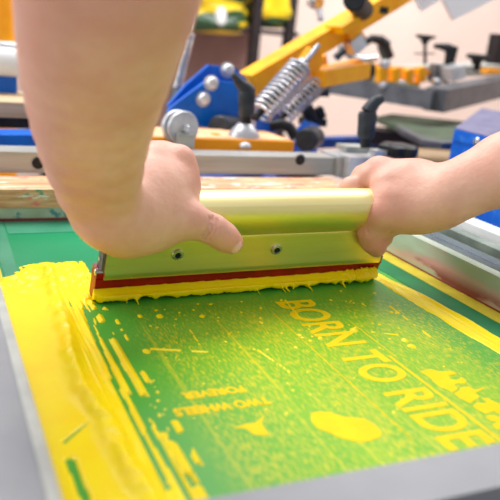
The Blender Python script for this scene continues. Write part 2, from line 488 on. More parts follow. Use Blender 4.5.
flat([(311, 414), (326, 412), (345, 417), (364, 419), (378, 428), (381, 436), (364, 442), (344, 439), (330, 433), (316, 427)], 'printed_motif', 'solid yellow leaf-shaped patch')
flat([(235, 428), (247, 424), (255, 423), (264, 416), (262, 424), (268, 434), (255, 435), (246, 429)], 'printed_motif', 'small ragged yellow patch')
zz = lambda l: [(400 + a / 5, 350 + b_ / 5) for a, b_ in l]
flat(zz([(100, 108), (150, 95), (200, 108), (270, 108), (285, 122), (240, 128), (255, 148), (290, 150), (305, 135), (330, 150), (325, 170), (285, 168), (270, 176), (290, 196), (262, 214), (240, 200), (200, 185), (170, 160), (140, 130)]), 'printed_motif', 'ragged yellow script shape', sharp=True)
flat(zz([(300, 190), (340, 182), (375, 200), (420, 190), (400, 205), (375, 215), (400, 235), (372, 250), (350, 268), (300, 240), (268, 218), (296, 204)]), 'printed_motif', 'ragged yellow script shape', sharp=True)
flat(zz([(410, 238), (440, 245), (480, 262), (520, 285), (540, 330), (500, 322), (470, 305), (430, 318), (400, 305), (362, 282), (385, 262), (420, 268), (440, 258)]), 'printed_motif', 'ragged yellow script shape', sharp=True)
flat(zz([(425, 330), (470, 328), (520, 345), (560, 380), (520, 405), (480, 392), (460, 372), (490, 362), (450, 352)]), 'printed_motif', 'ragged yellow script shape', sharp=True)


def line_strip(x0, y0, x1, y1, w):
    MB().prism([(x0 - w / 2, y0, 0), (x0 + w / 2, y0, 0), (x1 + w / 2, y1, 0), (x1 - w / 2, y1, 0)], (0, 0, .0002), 0).build('printed_line', M['inkflat'], scr)


line_strip(.3165, .405, .3165, .236, .0022)
line_strip(.264, .50, .262, .30, .0007)
line_strip(.322, .47, .321, .40, .0007)

# ------------------------------------------------------------------ the ink on the mesh
step = .0009
xs = np.arange(X0 + .0004, X1 - .046, step); ys = np.arange(Y0 + .0004, .665, step)
GX, GY = np.meshgrid(xs, ys, indexing='ij')
warp = (fbm(GX * 60, GY * 30, 4) - .5)
warp2 = (fbm(GX * 25 + 9, GY * 12 + 3, 4) - .5)
# left field: a rope of ink, a flat film beside it and drag streaks towards the printed area
rp = [P(46, 277), P(58, 312), P(66, 345), P(79, 388), P(103, 430), P(140, 498)]
ry = np.array([p.y for p in rp])[::-1]; rx = np.array([p.x for p in rp])[::-1]
ridge_x = np.interp(GY, ry, rx) + .006 * (fbm(GY * 22, GY * 0 + 4.2, 3) - .5) + .002
dr = GX - ridge_x
H = np.zeros_like(GX)
filmL = sstep(.1205, .1165, GX + .004 * warp - .016 * sstep(.553, .566, GY)) * sstep(.658, .642, GY + .03 * warp2 + .014 * warp + .045 * sstep(.085, .047, GX))
streak = fbm(GX * 420, GY * 7, 3)
right = sstep(.0, .012, dr)
body = .0011 + .0007 * warp2
sheet = np.where(dr < 0, .0008 + .0004 * warp2, body)
rope = .0052 * np.exp(-(dr / (.0058 + .003 * (fbm(GY * 40, GX * 40 + 2, 2) - .5))) ** 2) * (.55 + .9 * fbm(GX * 110, GY * 90, 4)) * sstep(.655, .62, GY)
streaks = .0028 * (streak - .47)
H = filmL * (sheet + rope + right * streaks * 1.6 + .0016 * right * (fbm(GX * 150, GY * 40, 3) - .5))
# the pulled-up back part: rough top
backpart = sstep(.56, .60, GY) * sstep(.15, .13, GX)
H += filmL * backpart * (.0045 * (fbm(GX * 150, GY * 110, 4) - .38))
# thin places where the green shows


def seg(u0, v0, u1, v1):
    a, b_ = P(u0, v0), P(u1, v1); ab = np.array([b_.x - a.x, b_.y - a.y]); L2 = (ab ** 2).sum()
    t = np.clip(((GX - a.x) * ab[0] + (GY - a.y) * ab[1]) / L2, 0, 1)
    return np.hypot(GX - a.x - t * ab[0], GY - a.y - t * ab[1])


thin = .0016 * np.exp(-((seg(64, 443, 86, 424) + .001 * warp) / .0009) ** 2) + .002 * np.exp(-((seg(70, 462, 86, 500) + .003 * warp) / .0022) ** 2)
H -= thin
for (u0, v0, u1, v1, w_) in [(84, 310, 118, 388, .0013), (92, 310, 150, 425, .0011), (99, 310, 172, 448, .0015), (112, 380, 168, 490, .0014), (130, 395, 196, 510, .0012), (150, 430, 190, 500, .0012)]:
    H -= .0055 * np.exp(-((seg(u0, v0, u1, v1) + .0010 * warp) / w_) ** 2) * sstep(.56, .55, GY)
# behind the blade the ink on the squeegee path ends at the blade line, beyond it a dragged skin
edge_clear = sstep(.105, .118, GX) * sstep(.556, .545, GY)
H -= edge_clear * .0012 * (fbm(GX * 300, GY * 8, 2) > .5)
# a narrow ridge pushed off the blade end, running along the printed area
e1 = .0020 * np.exp(-((GX - (.1215 + .0022 * (fbm(GY * 30, GY * 0 + 8, 3) - .5))) / .0017) ** 2) * sstep(.558, .55, GY) * (fbm(GX * 60, GY * 70, 3) > .42)
e2 = .0014 * np.exp(-((GX - (.130 + .004 * (fbm(GY * 18, GY * 0 + 2, 3) - .5))) / .0013) ** 2) * sstep(.553, .545, GY) * (fbm(GX * 60 + 5, GY * 60, 3) > .62)
H = np.maximum(H, np.maximum(e1, e2))
# right band
rightx = .4305 - .012 * sstep(.50, .60, GY) + .003 * (fbm(GY * 18, GY * 0 + 1, 3) - .5)
leftx = .4065 + .006 * sstep(.50, .26, GY)
bandm = sstep(0, .0025, GX - leftx - .004 * (fbm(GX * 0 + GY * 45, GY * 0 + 6, 4) - .5)) * sstep(0, .0015, rightx - GX) * sstep(.60, .585, GY)
HR = bandm * (.0009 + .0030 * (fbm(GX * 300, GY * 9, 3) - .42) + .0018 * (fbm(GX * 90, GY * 60, 4) - .4) + .0016 * np.exp(-((GX - rightx + .004) / .0025) ** 2))
H = np.maximum(H, HR)
# small spatters left on the printed area, dragged towards the printer
rs = np.random.RandomState(5)
spots = [(160, 316, .004), (203, 316, .003), (262, 322, .003), (318, 338, .003), (352, 330, .0045), (405, 340, .004), (298, 335, .0025), (282, 300, .002), (147, 351, .004), (139, 316, .0035), (330, 300, .002),
         (375, 293, .0025), (362, 304, .0022), (392, 312, .0022), (412, 346, .004), (262, 318, .002), (340, 291, .002)]
spots += [(rs.uniform(150, 400), rs.uniform(300, 350), rs.uniform(.0008, .002)) for _ in range(70)]
spots += [(rs.uniform(150, 470), rs.uniform(320, 430), rs.uniform(.0006, .0013)) for _ in range(90)]
for (u, v, r0) in spots:
    p = P(u, v)
    if p.x > .40: continue
    r0 = r0 * .62
    cx = GX - p.x + .0006 * (warp * 10); cy = GY - p.y
    le = np.where(cy < 0, 1.7, 1.0)
    H = np.maximum(H, .55 * r0 * (1.1 - (cx ** 2 + (cy / le) ** 2) / r0 ** 2 + .5 * (fbm(GX * 500, GY * 400, 2) - .5)))
for (u0, v0, u1, v1, wd_) in [(152, 349, 207, 352, .0016), (372, 332, 398, 335, .001), (285, 300, 300, 318, .0007), (388, 305, 432, 338, .0009), (258, 350, 290, 372, .0006), (112, 312, 128, 340, .0009),
                             (190, 330, 200, 345, .0007)]:
    a, b_ = P(u0, v0), P(u1, v1); ab = np.array([b_.x - a.x, b_.y - a.y]); L2 = (ab ** 2).sum()
    t = np.clip(((GX - a.x) * ab[0] + (GY - a.y) * ab[1]) / L2, 0, 1)
    dd_ = np.hypot(GX - a.x - t * ab[0], GY - a.y - t * ab[1]) + .0012 * warp
    H = np.maximum(H, (.0007 * (1 - (dd_ / wd_) ** 2)) * (fbm(GX * 120, GY * 120, 2) > .36))
under = (GY > .552) & (GX > .128) & (GX < .405)
H[under & (GX > .137)] = 0
mask = H > .00012
cell = mask[:-1, :-1] | mask[1:, :-1] | mask[:-1, 1:] | mask[1:, 1:]
idx = -np.ones(GX.shape, int)
need = np.zeros_like(mask); ii, jj = np.nonzero(cell)
for a_, b_ in ((0, 0), (1, 0), (0, 1), (1, 1)): need[ii + a_, jj + b_] = True
idx[need] = np.arange(need.sum())
vz = np.where(mask, H, -.00025)[need]
verts = np.stack([GX[need], GY[need], vz + .0001], 1)
faces = np.stack([idx[ii, jj], idx[ii + 1, jj], idx[ii + 1, jj + 1], idx[ii, jj + 1]], 1)
me = bpy.data.meshes.new('ink_spill'); me.from_pydata(verts.tolist(), [], faces.tolist()); me.update()
mesh_obj('ink_spill', me, M['ink'], None, 180, label='thick glossy yellow ink smeared over the mesh of the screen', category=None) if False else None
ink = mesh_obj('yellow_ink', me, M['ink'], None, 180)
setprops(ink, 'thick wet yellow ink smeared along both sides of the green mesh', 'ink', None, 'stuff')

# ------------------------------------------------------------------ squeegee
yaw = .034; th = math.radians(20)
su = Vector((math.cos(yaw), math.sin(yaw), 0)); sv = Vector((-math.sin(yaw), math.cos(yaw), 0)); sz = Vector((0, 0, 1))
ss = -sv * math.sin(th) + sz * math.cos(th); sf = -sv * math.cos(th) - sz * math.sin(th)
SO = Vector((.1235, .5615, 0.0012))


def S(a, f, h): return SO + su * a + sf * f + ss * h


sq = thing('squeegee', 'aluminium squeegee with a dark red blade, gripped by two hands', 'squeegee', tuple(S(.14, 0, 0)))
A0, A1 = .006, .279
half = [(.0072, .0235), (.0088, .0238), (.0094, .0262), (.0094, .0305), (.0088, .032), (.0090, .060), (.0086, .0628), (.0078, .0636), (.0094, .0646), (.0112, .066), (.0130, .070), (.0152, .075), (.0166, .0805), (.0170, .0855), (.0160, .0915), (.0128, .0967), (.0075, .0998), (.0, .1007)]
prof = half + [(-f, h) for f, h in half[-2::-1]]
MB().rings([[S(a, f, h) for f, h in prof] for a in (A0, A1)]).build('aluminium_holder', M['alu'], sq, 25)
bl = [(-.0060, 0), (.0055, 0), (.0068, .0015), (.0070, .03), (-.0070, .03)]
MB().rings([[S(a, f, h) for f, h in bl] for a in (0, .283)]).build('rubber_blade', M['red'], sq, 25, label='dark red rubber blade')
MB().rings([[S(a, f, h) for f, h in [(-.0076, .0215), (.0076, .0215), (.0076, .0236), (-.0076, .0236)]] for a in (-.0003, .2833)]).build('blade_lip', M['red'], sq, 25)
for a in (.065, .158):
    sc_ = MB().lathe(S(a, .0088, .0475), sf, [(.0054, 0), (.0054, .0012), (.0048, .0022), (.0030, .0024), (.0027, .0010), (.0, .0010)], 24).build('screw', M['steel'], sq)
    MB().lathe(S(a, .0102, .0475), sf, [(.0026, 0), (.0026, .0004)], 6).build('hex_socket', M['black'], sc_)
MB().cyl(S(.0058, .004, .029), S(-.001, .004, .029), .003, n=16, bev=.0006).cyl(S(.0058, .0, .040), S(.002, .0, .040), .0022, n=16).build('end_screw', M['steel'], sq)
MB().rings([[S(a, f, h) for f, h in [(-.006, .024), (.006, .024), (.006, .060), (-.006, .060)]] for a in (.0035, .006)]).build('end_plate', M['frame_grey'], sq)

# faded maker's mark on the top of the handle is only a smudge
# ink bead clinging to the blade
na = 700
rb = np.random.RandomState(3)
rings = []
aa = np.linspace(-.0012, .2815, na)
t1 = fbm(aa * 150, aa * 0 + 2, 3); t2 = fbm(aa * 55, aa * 0 + 7, 3); t3 = fbm(aa * 420, aa * 0 + 5, 2); t4 = fbm(aa * 22, aa * 0 + 11, 2)
cusps = [-.004]
while cusps[-1] < .285: cusps.append(cusps[-1] + (rb.uniform(.003, .009) if rb.rand() > .4 else rb.uniform(.012, .032)))
chs = [rb.uniform(.0012, .0050) for _ in cusps]
hz = lambda f, z: (z - .0012 + .342 * f) / .94
for i, a in enumerate(aa):
    a = float(a)
    rg = float(sstep(.20, .27, a))
    top = .0142 + .0006 * (t4[i] - .5) + (.0006 + .0030 * rg) * (t1[i] - .5) + .003 * t3[i] * rg
    endf = float(sstep(-.0012, .006, a) * sstep(.2815, .272, a))
    ft = .0168 + .0016 * (t2[i] - .5) + .0009 * (t1[i] - .5)
    kc_ = max(k for k, c_ in enumerate(cusps) if c_ <= a); w_ = cusps[kc_ + 1] - cusps[kc_]
    lowz = chs[kc_] * max(0, math.sin(math.pi * (a - cusps[kc_]) / w_)) ** .6 * min(1, w_ / .008) * (.6 + .8 * t1[i]) + .0022 * (t3[i] - .5)
    lowz = max(-.0002, lowz)
    rr = [(.0069, top), (.0078, top - .0004), (.0098, top - .0012), (.0130, top - .0024 + .0008 * (t2[i] - .5)), (ft * .93, hz(ft, .0066)), (ft, hz(ft, lowz + .0030)), (ft + .0002, hz(ft, lowz + .0012)), (ft - .0006, hz(ft - .0006, lowz)), (.0110, hz(.0110, max(lowz, .0003) * .8)), (.0074, hz(.0074, .0003))]
    fs = .6 + .4 * endf
    rings.append([S(a, .0068 + (f - .0068) * fs, h) for f, h in rr])
# foot of the bead follows the mesh: correct the lean of the tilted frame
fix = []
for rg in rings:
    fix.append([Vector((p.x, p.y, max(p.z, .0004))) for p in rg])
bead = MB().rings(fix)
# ragged strings and drips reaching the mesh
for cpos in cusps[1:-1]:
    if cpos > .279 or rb.rand() < .35: continue
    r_ = rb.uniform(.0005, .0011); tail = rb.uniform(0, .007) * (rb.rand() > .45)
    p0 = S(cpos, .0158, .0095); q0 = Vector((p0.x, p0.y - .0012, .0022)); q1 = Vector((p0.x + rb.uniform(-.001, .001), p0.y - .0018 - tail, .0004))
    bead.tube([p0, (p0 + q0) / 2, q0, q1], [r_ * 1.5, r_ * 1.4, r_, r_ * .6], 8)
for k in range(46):      # crusty crest at the far right, where ink climbs the blade
    a = .278 - abs(rb.normal(0, .018)); h = rb.uniform(.009, .0175)
    c0 = S(a, .0078 + .004 * (1 - h / .02), h); r_ = rb.uniform(.0009, .0020)
    bead.tube([c0, c0 + su * rb.uniform(-.003, .003) + ss * rb.uniform(-.0015, .003) + sf * .001], [r_, r_ * .5], 8)
bd = bead.build('ink_bead', M['ink'], None, 60)
setprops(bd, 'ragged roll of yellow ink clinging along the foot of the dark red blade', 'ink')
rm = bd.modifiers.new('remesh', 'REMESH'); rm.mode = 'VOXEL'; rm.voxel_size = .00055; rm.use_smooth_shade = True
sm = bd.modifiers.new('smooth', 'SMOOTH'); sm.factor = .5; sm.iterations = 2

# ------------------------------------------------------------------ the person's arms: signed distance field to mesh
import openvdb


class Field:
    def __init__(self, lo, hi, vox):
        self.lo = np.array(lo); self.vox = vox
        self.n = np.ceil((np.array(hi) - self.lo) / vox).astype(int)
        self.g = [(self.lo[i] + vox * np.arange(self.n[i])).astype(np.float32) for i in range(3)]
        self.d = np.full(tuple(self.n), .05, np.float32)

    def grid(self, lo, hi):
        sl = []
        for i in range(3):
            a = int(max(0, math.floor((lo[i] - self.lo[i]) / self.vox))); b_ = int(min(self.n[i], math.ceil((hi[i] - self.lo[i]) / self.vox)))
            if b_ <= a: return None
            sl.append(slice(a, b_))
        return tuple(sl)

    def chain(self, pts, k_in=.006, k=.008, flat=None):
        """pts: [(point, radius)...]; builds one smooth limb, then blends it in"""
        P_ = [np.array(p[:3] if not isinstance(p, Vector) else p[:], dtype=float) for p, r in pts]; Rr = [r for p, r in pts]
        mg = max(Rr) + max(k, k_in) * 2 + .012
        lo = np.min(P_, 0) - mg; hi = np.max(P_, 0) + mg
        sl = self.grid(lo, hi)
        if sl is None: return
        X, Y, Z = np.meshgrid(self.g[0][sl[0]], self.g[1][sl[1]], self.g[2][sl[2]], indexing='ij', sparse=True)
        cur = None
        for i in range(len(P_) - 1):
            a, b_ = P_[i], P_[i + 1]; ab = b_ - a; L2 = (ab ** 2).sum()
            t = np.clip(((X - a[0]) * ab[0] + (Y - a[1]) * ab[1] + (Z - a[2]) * ab[2]) / L2, 0, 1)
            d = np.sqrt((X - a[0] - t * ab[0]) ** 2 + (Y - a[1] - t * ab[1]) ** 2 + (Z - a[2] - t * ab[2]) ** 2) - (Rr[i] + (Rr[i + 1] - Rr[i]) * t)
            cur = d if cur is None else self.smin(cur, d, k_in)
        self.d[sl] = self.smin(self.d[sl], cur, k)

    def carve(self, a, b_, r, k=.002):
        a = np.array(a[:]); b_ = np.array(b_[:]); mg = r + k * 2 + .004
        sl = self.grid(np.minimum(a, b_) - mg, np.maximum(a, b_) + mg)
        X, Y, Z = np.meshgrid(self.g[0][sl[0]], self.g[1][sl[1]], self.g[2][sl[2]], indexing='ij', sparse=True)
        ab = b_ - a; t = np.clip(((X - a[0]) * ab[0] + (Y - a[1]) * ab[1] + (Z - a[2]) * ab[2]) / (ab ** 2).sum(), 0, 1)
        d = np.sqrt((X - a[0] - t * ab[0]) ** 2 + (Y - a[1] - t * ab[1]) ** 2 + (Z - a[2] - t * ab[2]) ** 2) - r
        self.d[sl] = -self.smin(-self.d[sl], d, k)

    @staticmethod
    def smin(a, b_, k):
        h = np.clip(.5 + .5 * (b_ - a) / k, 0, 1)
        return b_ * (1 - h) + a * h - k * h * (1 - h)

    def mesh(self):
        g = openvdb.FloatGrid(background=.05)
        g.copyFromArray(np.ascontiguousarray(self.d, dtype=np.float32))
        p, t, q = g.convertToPolygons(0.0, 0.0)
        p = np.asarray(p) * self.vox + self.lo
        return p, np.asarray(t), np.asarray(q)


def Dn(u, v, d, r): return (D(u, v, d), r)


flush_pts = []
VOX = .0013
#   left arm ----------------------------------------------------
Lw = D(118, 206, .512)
el = D(106, -60, .325) + Vector((-.03, -.03, .10))
L = Field((-.03, .10, .0), (.27, .66, .50), VOX)
# forearm: two bones side by side
rows = [(212, 105, 37, .522), (188, 98, 43, .502), (150, 94, 53, .465), (100, 94, 68, .420), (50, 99, 81, .378), (0, 107, 91, .342), (-60, 114, 99, .312)]
ra = np.array(rows, float); vv = np.linspace(212, -60, 13)
pc, ph, pd = (np.polyfit(ra[:, 0], ra[:, k_], 3) for k_ in (1, 2, 3))
for sgn in (-1, 1):
    L.chain([(D(np.polyval(pc, v_) + sgn * .30 * np.polyval(ph, v_), v_, np.polyval(pd, v_)), .68 * np.polyval(ph, v_) * np.polyval(pd, v_) / F) for v_ in vv] + [(el + Vector((sgn * .012, 0, 0)), .034)], .004, .014)
# metacarpals
mcp = {'index': D(180, 171, .574), 'middle': D(163, 159, .577), 'ring': D(143, 158, .574), 'little': D(124, 165, .566)}
base = [D(142, 206, .535), D(130, 202, .53), D(118, 204, .525), D(106, 208, .52)]
for (nm, p), b0 in zip(mcp.items(), base):
    L.chain([(b0, .017), ((b0 + p) / 2, .0155), (p, .0128 if nm != 'little' else .0115)], .008, .013)
L.chain([(D(135, 218, .535), .021), (D(158, 208, .553), .020), (D(172, 192, .566), .0185)], .008, .014)
L.chain([(D(178, 176, .574), .0135), (D(184, 188, .580), .0115), (D(181, 204, .575), .0120), (D(176, 214, .562), .0125)], .006, .010)
L.chain([(D(140, 190, .545), .020), (D(158, 172, .570), .0165), (D(168, 166, .575), .0135)], .006, .012)
L.chain([(D(112, 224, .520), .020), (D(126, 228, .535), .0205), (D(150, 232, .552), .016)], .008, .014)
flush_pts += [(mcp['index'], .014), (D(168, 225, .56), .012)]


def wrap(fld, p, a0, a1, lens=1.0, r=.0098, f_out=-.029):
    """finger over the handle and down behind it"""
    q = [(p, r * 1.22), (S((a0 * 2 + a1) / 3, -.017 * lens, .1225), r * 1.1), (S((a0 + a1) / 2, f_out, .103), r * 1.05), (S(a1, f_out + .001, .080), r * .95), (S(a1, f_out + .006, .062), r * .88), (S(a1, f_out + .010, .052), r * .8)]
    fld.chain(q, .004, .005)


wrap(L, mcp['index'], .060, .064, 1, .0100)
wrap(L, mcp['middle'], .038, .042, 1, .0100)
wrap(L, mcp['ring'], .018, .021, 1, .0095)
wrap(L, mcp['little'], .000, .002, .9, .0084)
# thumb along the near face
L.chain([(D(146, 224, .545), .0185), (D(172, 220, .553), .0150), (D(192, 221, .556), .0132)], .008, .012)
L.chain([(D(190, 221, .556), .0132), (D(206, 227, .560), .0108), (D(214, 230, .562), .0112), (D(224, 237, .567), .0108), (D(231.5, 242.5, .571), .0094)], .005, .006)
flush_pts += [(D(233, 243, .565), .014), (D(208, 228, .56), .006)]
def crease(fld, A, tdir, rad, r=.0007, k=.0016, span=1.15):
    """shallow skin fold running round the side of a limb that faces the camera"""
    A = V3(A); t_ = V3(tdir).normalized(); n_ = (Vector((0, 0, CAM_H)) - A).normalized(); n_ = (n_ - t_ * n_.dot(t_)).normalized(); s_ = t_.cross(n_)
    pts = [A + (n_ * math.cos(a) + s_ * math.sin(a)) * rad + t_ * (.0012 * math.cos(a * 2)) for a in np.linspace(-span, span, 9)]
    for p, q_ in zip(pts[:-1], pts[1:]): fld.carve(p, q_, r, k)


_ta, _tb = D(206, 227, .560), D(214, 230, .562)
for f_, rr_, sp_ in ((.1, .0114, 1.0), (-.35, .0116, .8), (.6, .0118, .9)): crease(L, _ta.lerp(_tb, f_), _tb - _ta, rr_, .0006, .0014, sp_)
#   right arm ---------------------------------------------------
Rg = Field((.30, .20, .0), (.86, .66, .30), VOX)
Rg.chain([(D(450, 185, .655), .0205), (D(500, 160, .655), .0215), (D(560, 130, .65), .0255), (D(680, 80, .63), .034), (D(820, 20, .62), .038)], .01, .01)
Rg.chain([(D(444, 206, .650), .0195), (D(500, 183, .645), .0195), (D(560, 158, .635), .0255), (D(680, 120, .615), .034), (D(820, 60, .60), .038)], .01, .02)
rm_ = {'index': D(379, 171.5, .680), 'middle': D(396, 173, .697), 'ring': D(408, 178, .710), 'little': D(416, 186, .722)}
Rg.chain([(D(385, 186, .662), .0135), (D(388, 200, .656), .0145), (D(386, 212, .655), .0132)], .006, .008)
rbase = [D(432, 190, .662), D(436, 188, .668), D(440, 188, .674), D(444, 190, .680)]
for (nm, p), b0 in zip(rm_.items(), rbase):
    Rg.chain([(b0, .0175), ((b0 + p) / 2 + Vector((0, 0, .002)), .0155), (p, .0135 if nm != 'little' else .0115)], .008, .013)
Rg.chain([(D(438, 204, .652), .0195), (D(415, 208, .660), .0195), (D(394, 205, .668), .0165)], .008, .012)
Rg.chain([(D(440, 198, .655), .021), (D(410, 196, .668), .022), (D(390, 190, .678), .018)], .008, .012)
# index finger lies obliquely over the handle
Rg.chain([(rm_['index'], .0130), (D(364, 177, .690), .0114), (D(356, 186, .698), .0098), (S(.241, -.026, .089), .0092), (S(.237, -.028, .078), .0092), (S(.237, -.022, .062), .0085)], .004, .007)


def wrapr(p, a, r):
    Rg.chain([(p, r * 1.2), (S(a, -.028, .099), r * 1.02), (S(a, -.029, .086), r), (S(a - .004, -.027, .070), r * .93), (S(a - .006, -.019, .057), r * .85)], .004, .005)


wrapr(rm_['middle'], .257, .0098); wrapr(rm_['ring'], .273, .0093); wrapr(rm_['little'], .287, .0085)
# thumb hooks over the near face
Rg.chain([(D(420, 212, .655), .0185), (D(398, 214, .658), .0155), (D(384, 212, .656), .0135)], .008, .012)
Rg.chain([(D(384, 212, .656), .0133), (D(375, 224, .660), .0116), (D(370.5, 232, .664), .0115), (D(372.5, 241, .669), .0106), (D(376.5, 247.5, .674), .0092)], .005, .006)
Rg.chain([(D(384, 212, .656), .012), (D(384, 226, .668), .012), (D(384, 238, .680), .0085)], .005, .006)
Rg.chain([(D(379, 214, .651), .0118), (D(386, 213, .652), .0120)], .004, .007)
Rg.carve(D(386, 241, .6585), D(390, 232, .6520), .0010, .003)
for k_ in range(3): Rg.carve(D(366 + k_, 228 + 4 * k_, .6525), D(375 + k_, 231 + 4 * k_, .6495), .0004, .0014)
flush_pts += [(D(376, 212, .65), .014), (D(374, 246, .665), .014), (rm_['index'], .012)]

vs_, fs_ = [], []
off = 0
for fld in (L, Rg):
    p, t, q = fld.mesh()
    vs_.append(p)
    for arr in (t, q):
        if len(arr): fs_ += (arr + off).tolist()
    off += len(p)
vs_ = np.concatenate(vs_)
me = bpy.data.meshes.new('person'); me.from_pydata(vs_.tolist(), [], fs_); me.update()
bm = bmesh.new(); bm.from_mesh(me)
bmesh.ops.smooth_vert(bm, verts=bm.verts[:], factor=.5, use_axis_x=True, use_axis_y=True, use_axis_z=True)
bmesh.ops.recalc_face_normals(bm, faces=bm.faces[:]); bm.to_mesh(me); bm.free()
fl = np.zeros(len(vs_))
for p, r in flush_pts: fl = np.maximum(fl, np.exp(-((vs_ - np.array(p[:])) ** 2).sum(1) / r ** 2) * .6)
ca = me.color_attributes.new('flush', 'FLOAT_COLOR', 'POINT')
ca.data.foreach_set('color', np.repeat(np.stack([fl, fl, fl, np.ones_like(fl)], 1).ravel(), 1))
person = mesh_obj('person', me, M['skin'], None, 180, )
setprops(person, 'person with bare forearms pressing the squeegee down with both hands', 'person')


def nail(center, along, out, w, l, curv=.5):
    """small curved plate"""
    along = V3(along).normalized(); out = V3(out); out = (out - along * out.dot(along)).normalized(); side = along.cross(out)
    bm = bmesh.new(); g = []
    for i in range(9):
        row = []
        s_ = (i / 8 - .5) * 2
        for j in range(11):
            t_ = (j / 10 - .5) * 2
            x = s_ * w / 2 * math.sqrt(max(0, 1 - .55 * abs(t_) ** 4)); y = t_ * l / 2
            zz = -curv * (x * x) / (w * .5) - .10 * y * y / l
            row.append(bm.verts.new(center + side * x + along * y + out * zz))
        g.append(row)
    for i in range(8):
        for j in range(10): bm.faces.new([g[i][j], g[i + 1][j], g[i + 1][j + 1], g[i][j + 1]])
    r_ = bmesh.ops.extrude_face_region(bm, geom=bm.faces[:])
    for e in r_['geom']:
        if isinstance(e, bmesh.types.BMVert): e.co -= out * .001
    bmesh.ops.recalc_face_normals(bm, faces=bm.faces[:])
    me = bpy.data.meshes.new('thumb_nail'); bm.to_mesh(me); bm.free()
    return mesh_obj('thumb_nail', me, M['nail'], person, 60)


tip = D(231.5, 242.5, .571); prev = D(224, 237, .567); camv = (Vector((0, 0, CAM_H)) - tip).normalized()
al = (tip - prev).normalized(); outv = (camv + Vector((0, 0, -.15))).normalized()
nail(tip + al * .0022 + outv * .0112, al, outv, .0130, .0125)

# ------------------------------------------------------------------ printing press: near print head
press = thing('printing_press', 'yellow and blue screen printing press holding the screen by a grey clamp bar', 'printing press', (.5, 1.6, FLOOR))


def part(mb, name, mat, parent=None, angle=40, lab=None): return mb.build(name, mat, parent or press, angle, label=lab)


BY, BY2 = .882, .924
cb_ = MB().box((-.35, BY, .0375), (W(338, 160, BY).x, BY2, .0625), .0022)
bar_ = part(cb_, 'clamp_bar', M['alu_dull'], lab='grey aluminium bar with round holes')
for (u, v) in ((300, 160), (38, 163)):
    h_ = W(u, v, BY)
    MB().lathe(h_ + Vector((0, .001, 0)), (0, -1, 0), [(.0088, 0), (.0088, .0014), (.0074, .0016), (.0070, .0012)], 28).build('hole_rim', M['alu_dull'], bar_)
    MB().lathe(h_ + Vector((0, .0005, 0)), (0, -1, 0), [(.0070, 0), (.0070, .0018)], 24).build('bolt_hole', M['black'], bar_)
# yellow mounting plate behind the bar
q = lambda u, v, y: W(u, v, y)
PY = .96
zt = W(200, 139, PY).z
x0p, x1p = W(128, 145, PY).x, W(294, 145, PY).x
part(MB().box((x0p, PY, .045), (x1p, PY + .10, zt), .004), 'mounting_plate', M['orange'], lab='orange mounting plate with rounded end')
part(MB().box((x0p + .004, PY + .006, zt - .001), (x1p - .006, PY + .096, zt + .0012), .0006), 'plate_top', M['pink_top'], lab='pale pinkish top of the mounting plate')  # top coloured paler than the orange sides of the plate
for (u, v) in ((245, 143), (217, 131)):
    pass
bo = W(245, 147, PY - .012)
part(MB().lathe((bo.x, PY - .012, .063), (0, 0, 1), [(.008, 0), (.009, .002), (.007, .006), (.003, .008), (0, .0085)], 20), 'dome_screw', M['zinc'])
sc2 = W(216, 131, PY + .04)
part(MB().lathe((sc2.x, sc2.y, zt), (0, 0, 1), [(.007, 0), (.007, .0025), (.003, .003), (0, .003)], 20), 'flat_screw', M['orange'])
# aluminium knob with washers
kc = W(183, 128, PY - .012)
ax = Vector((.18, -1, .05)).normalized()
kn = part(MB().lathe(kc + ax * -.004, ax, [(.0, 0), (.0225, 0), (.0236, .0015), (.0236, .006), (.0225, .0075), (.0, .0075)], 40)
          .lathe(kc - ax * .022, ax, [(0, 0), (.0225, 0), (.0236, .0015), (.0236, .008), (.0225, .0095), (.012, .0095), (.012, .018), (0, .018)], 40), 'round_knob', M['zinc'], lab='round aluminium thumb knob')
MB().cyl(kc + ax * .003, kc + ax * .0125, .0052, n=20, bev=.001).build('centre_screw', M['steel'], kn)
part(MB().box((kc.x - .012, PY - .030, .0625), (kc.x + .012, PY - .004, .082), .002), 'knob_bracket', M['alu_dull'])


def lever(prefix_parent, base_c, top_c, r, pts, lr, mat, stub=True, nm='clamp_lever'):
    a, b_ = V3(base_c), V3(top_c); ax_ = (b_ - a).normalized(); Lh = (b_ - a).length
    mb = MB().lathe(a, ax_, [(r * .82, 0), (r * .98, Lh * .12), (r, Lh * .5), (r * 1.08, Lh * .85), (r * .95, Lh), (r * .4, Lh * 1.04)], 28)
    mb.tube(pts, lr, 14)
    o = part(mb, nm, mat)
    return o


# charcoal ratchet lever on the plate
hy = PY + .03
lever(None, W(246, 116, hy), W(247, 91, hy), .0125, [W(250, 93, hy), W(246, 88, hy), W(240, 84, hy), W(236, 78, hy), W(233, 74, hy)], [.0105, .0100, .0080, .0060, .0040], M['char'], nm='ratchet_lever')
part(MB().cyl(W(246, 124, hy), W(246, 115, hy), .0085), 'lever_stem', M['black'])
cn = W(244, 136, hy); cn.z = zt + .001
part(MB().lathe(cn, (0, 0, 1), [(.0245, 0), (.0245, .002), (.019, .010), (.012, .018), (.009, .020), (0, .020)], 36), 'cone_nut', M['zinc'], lab='bright conical nut')
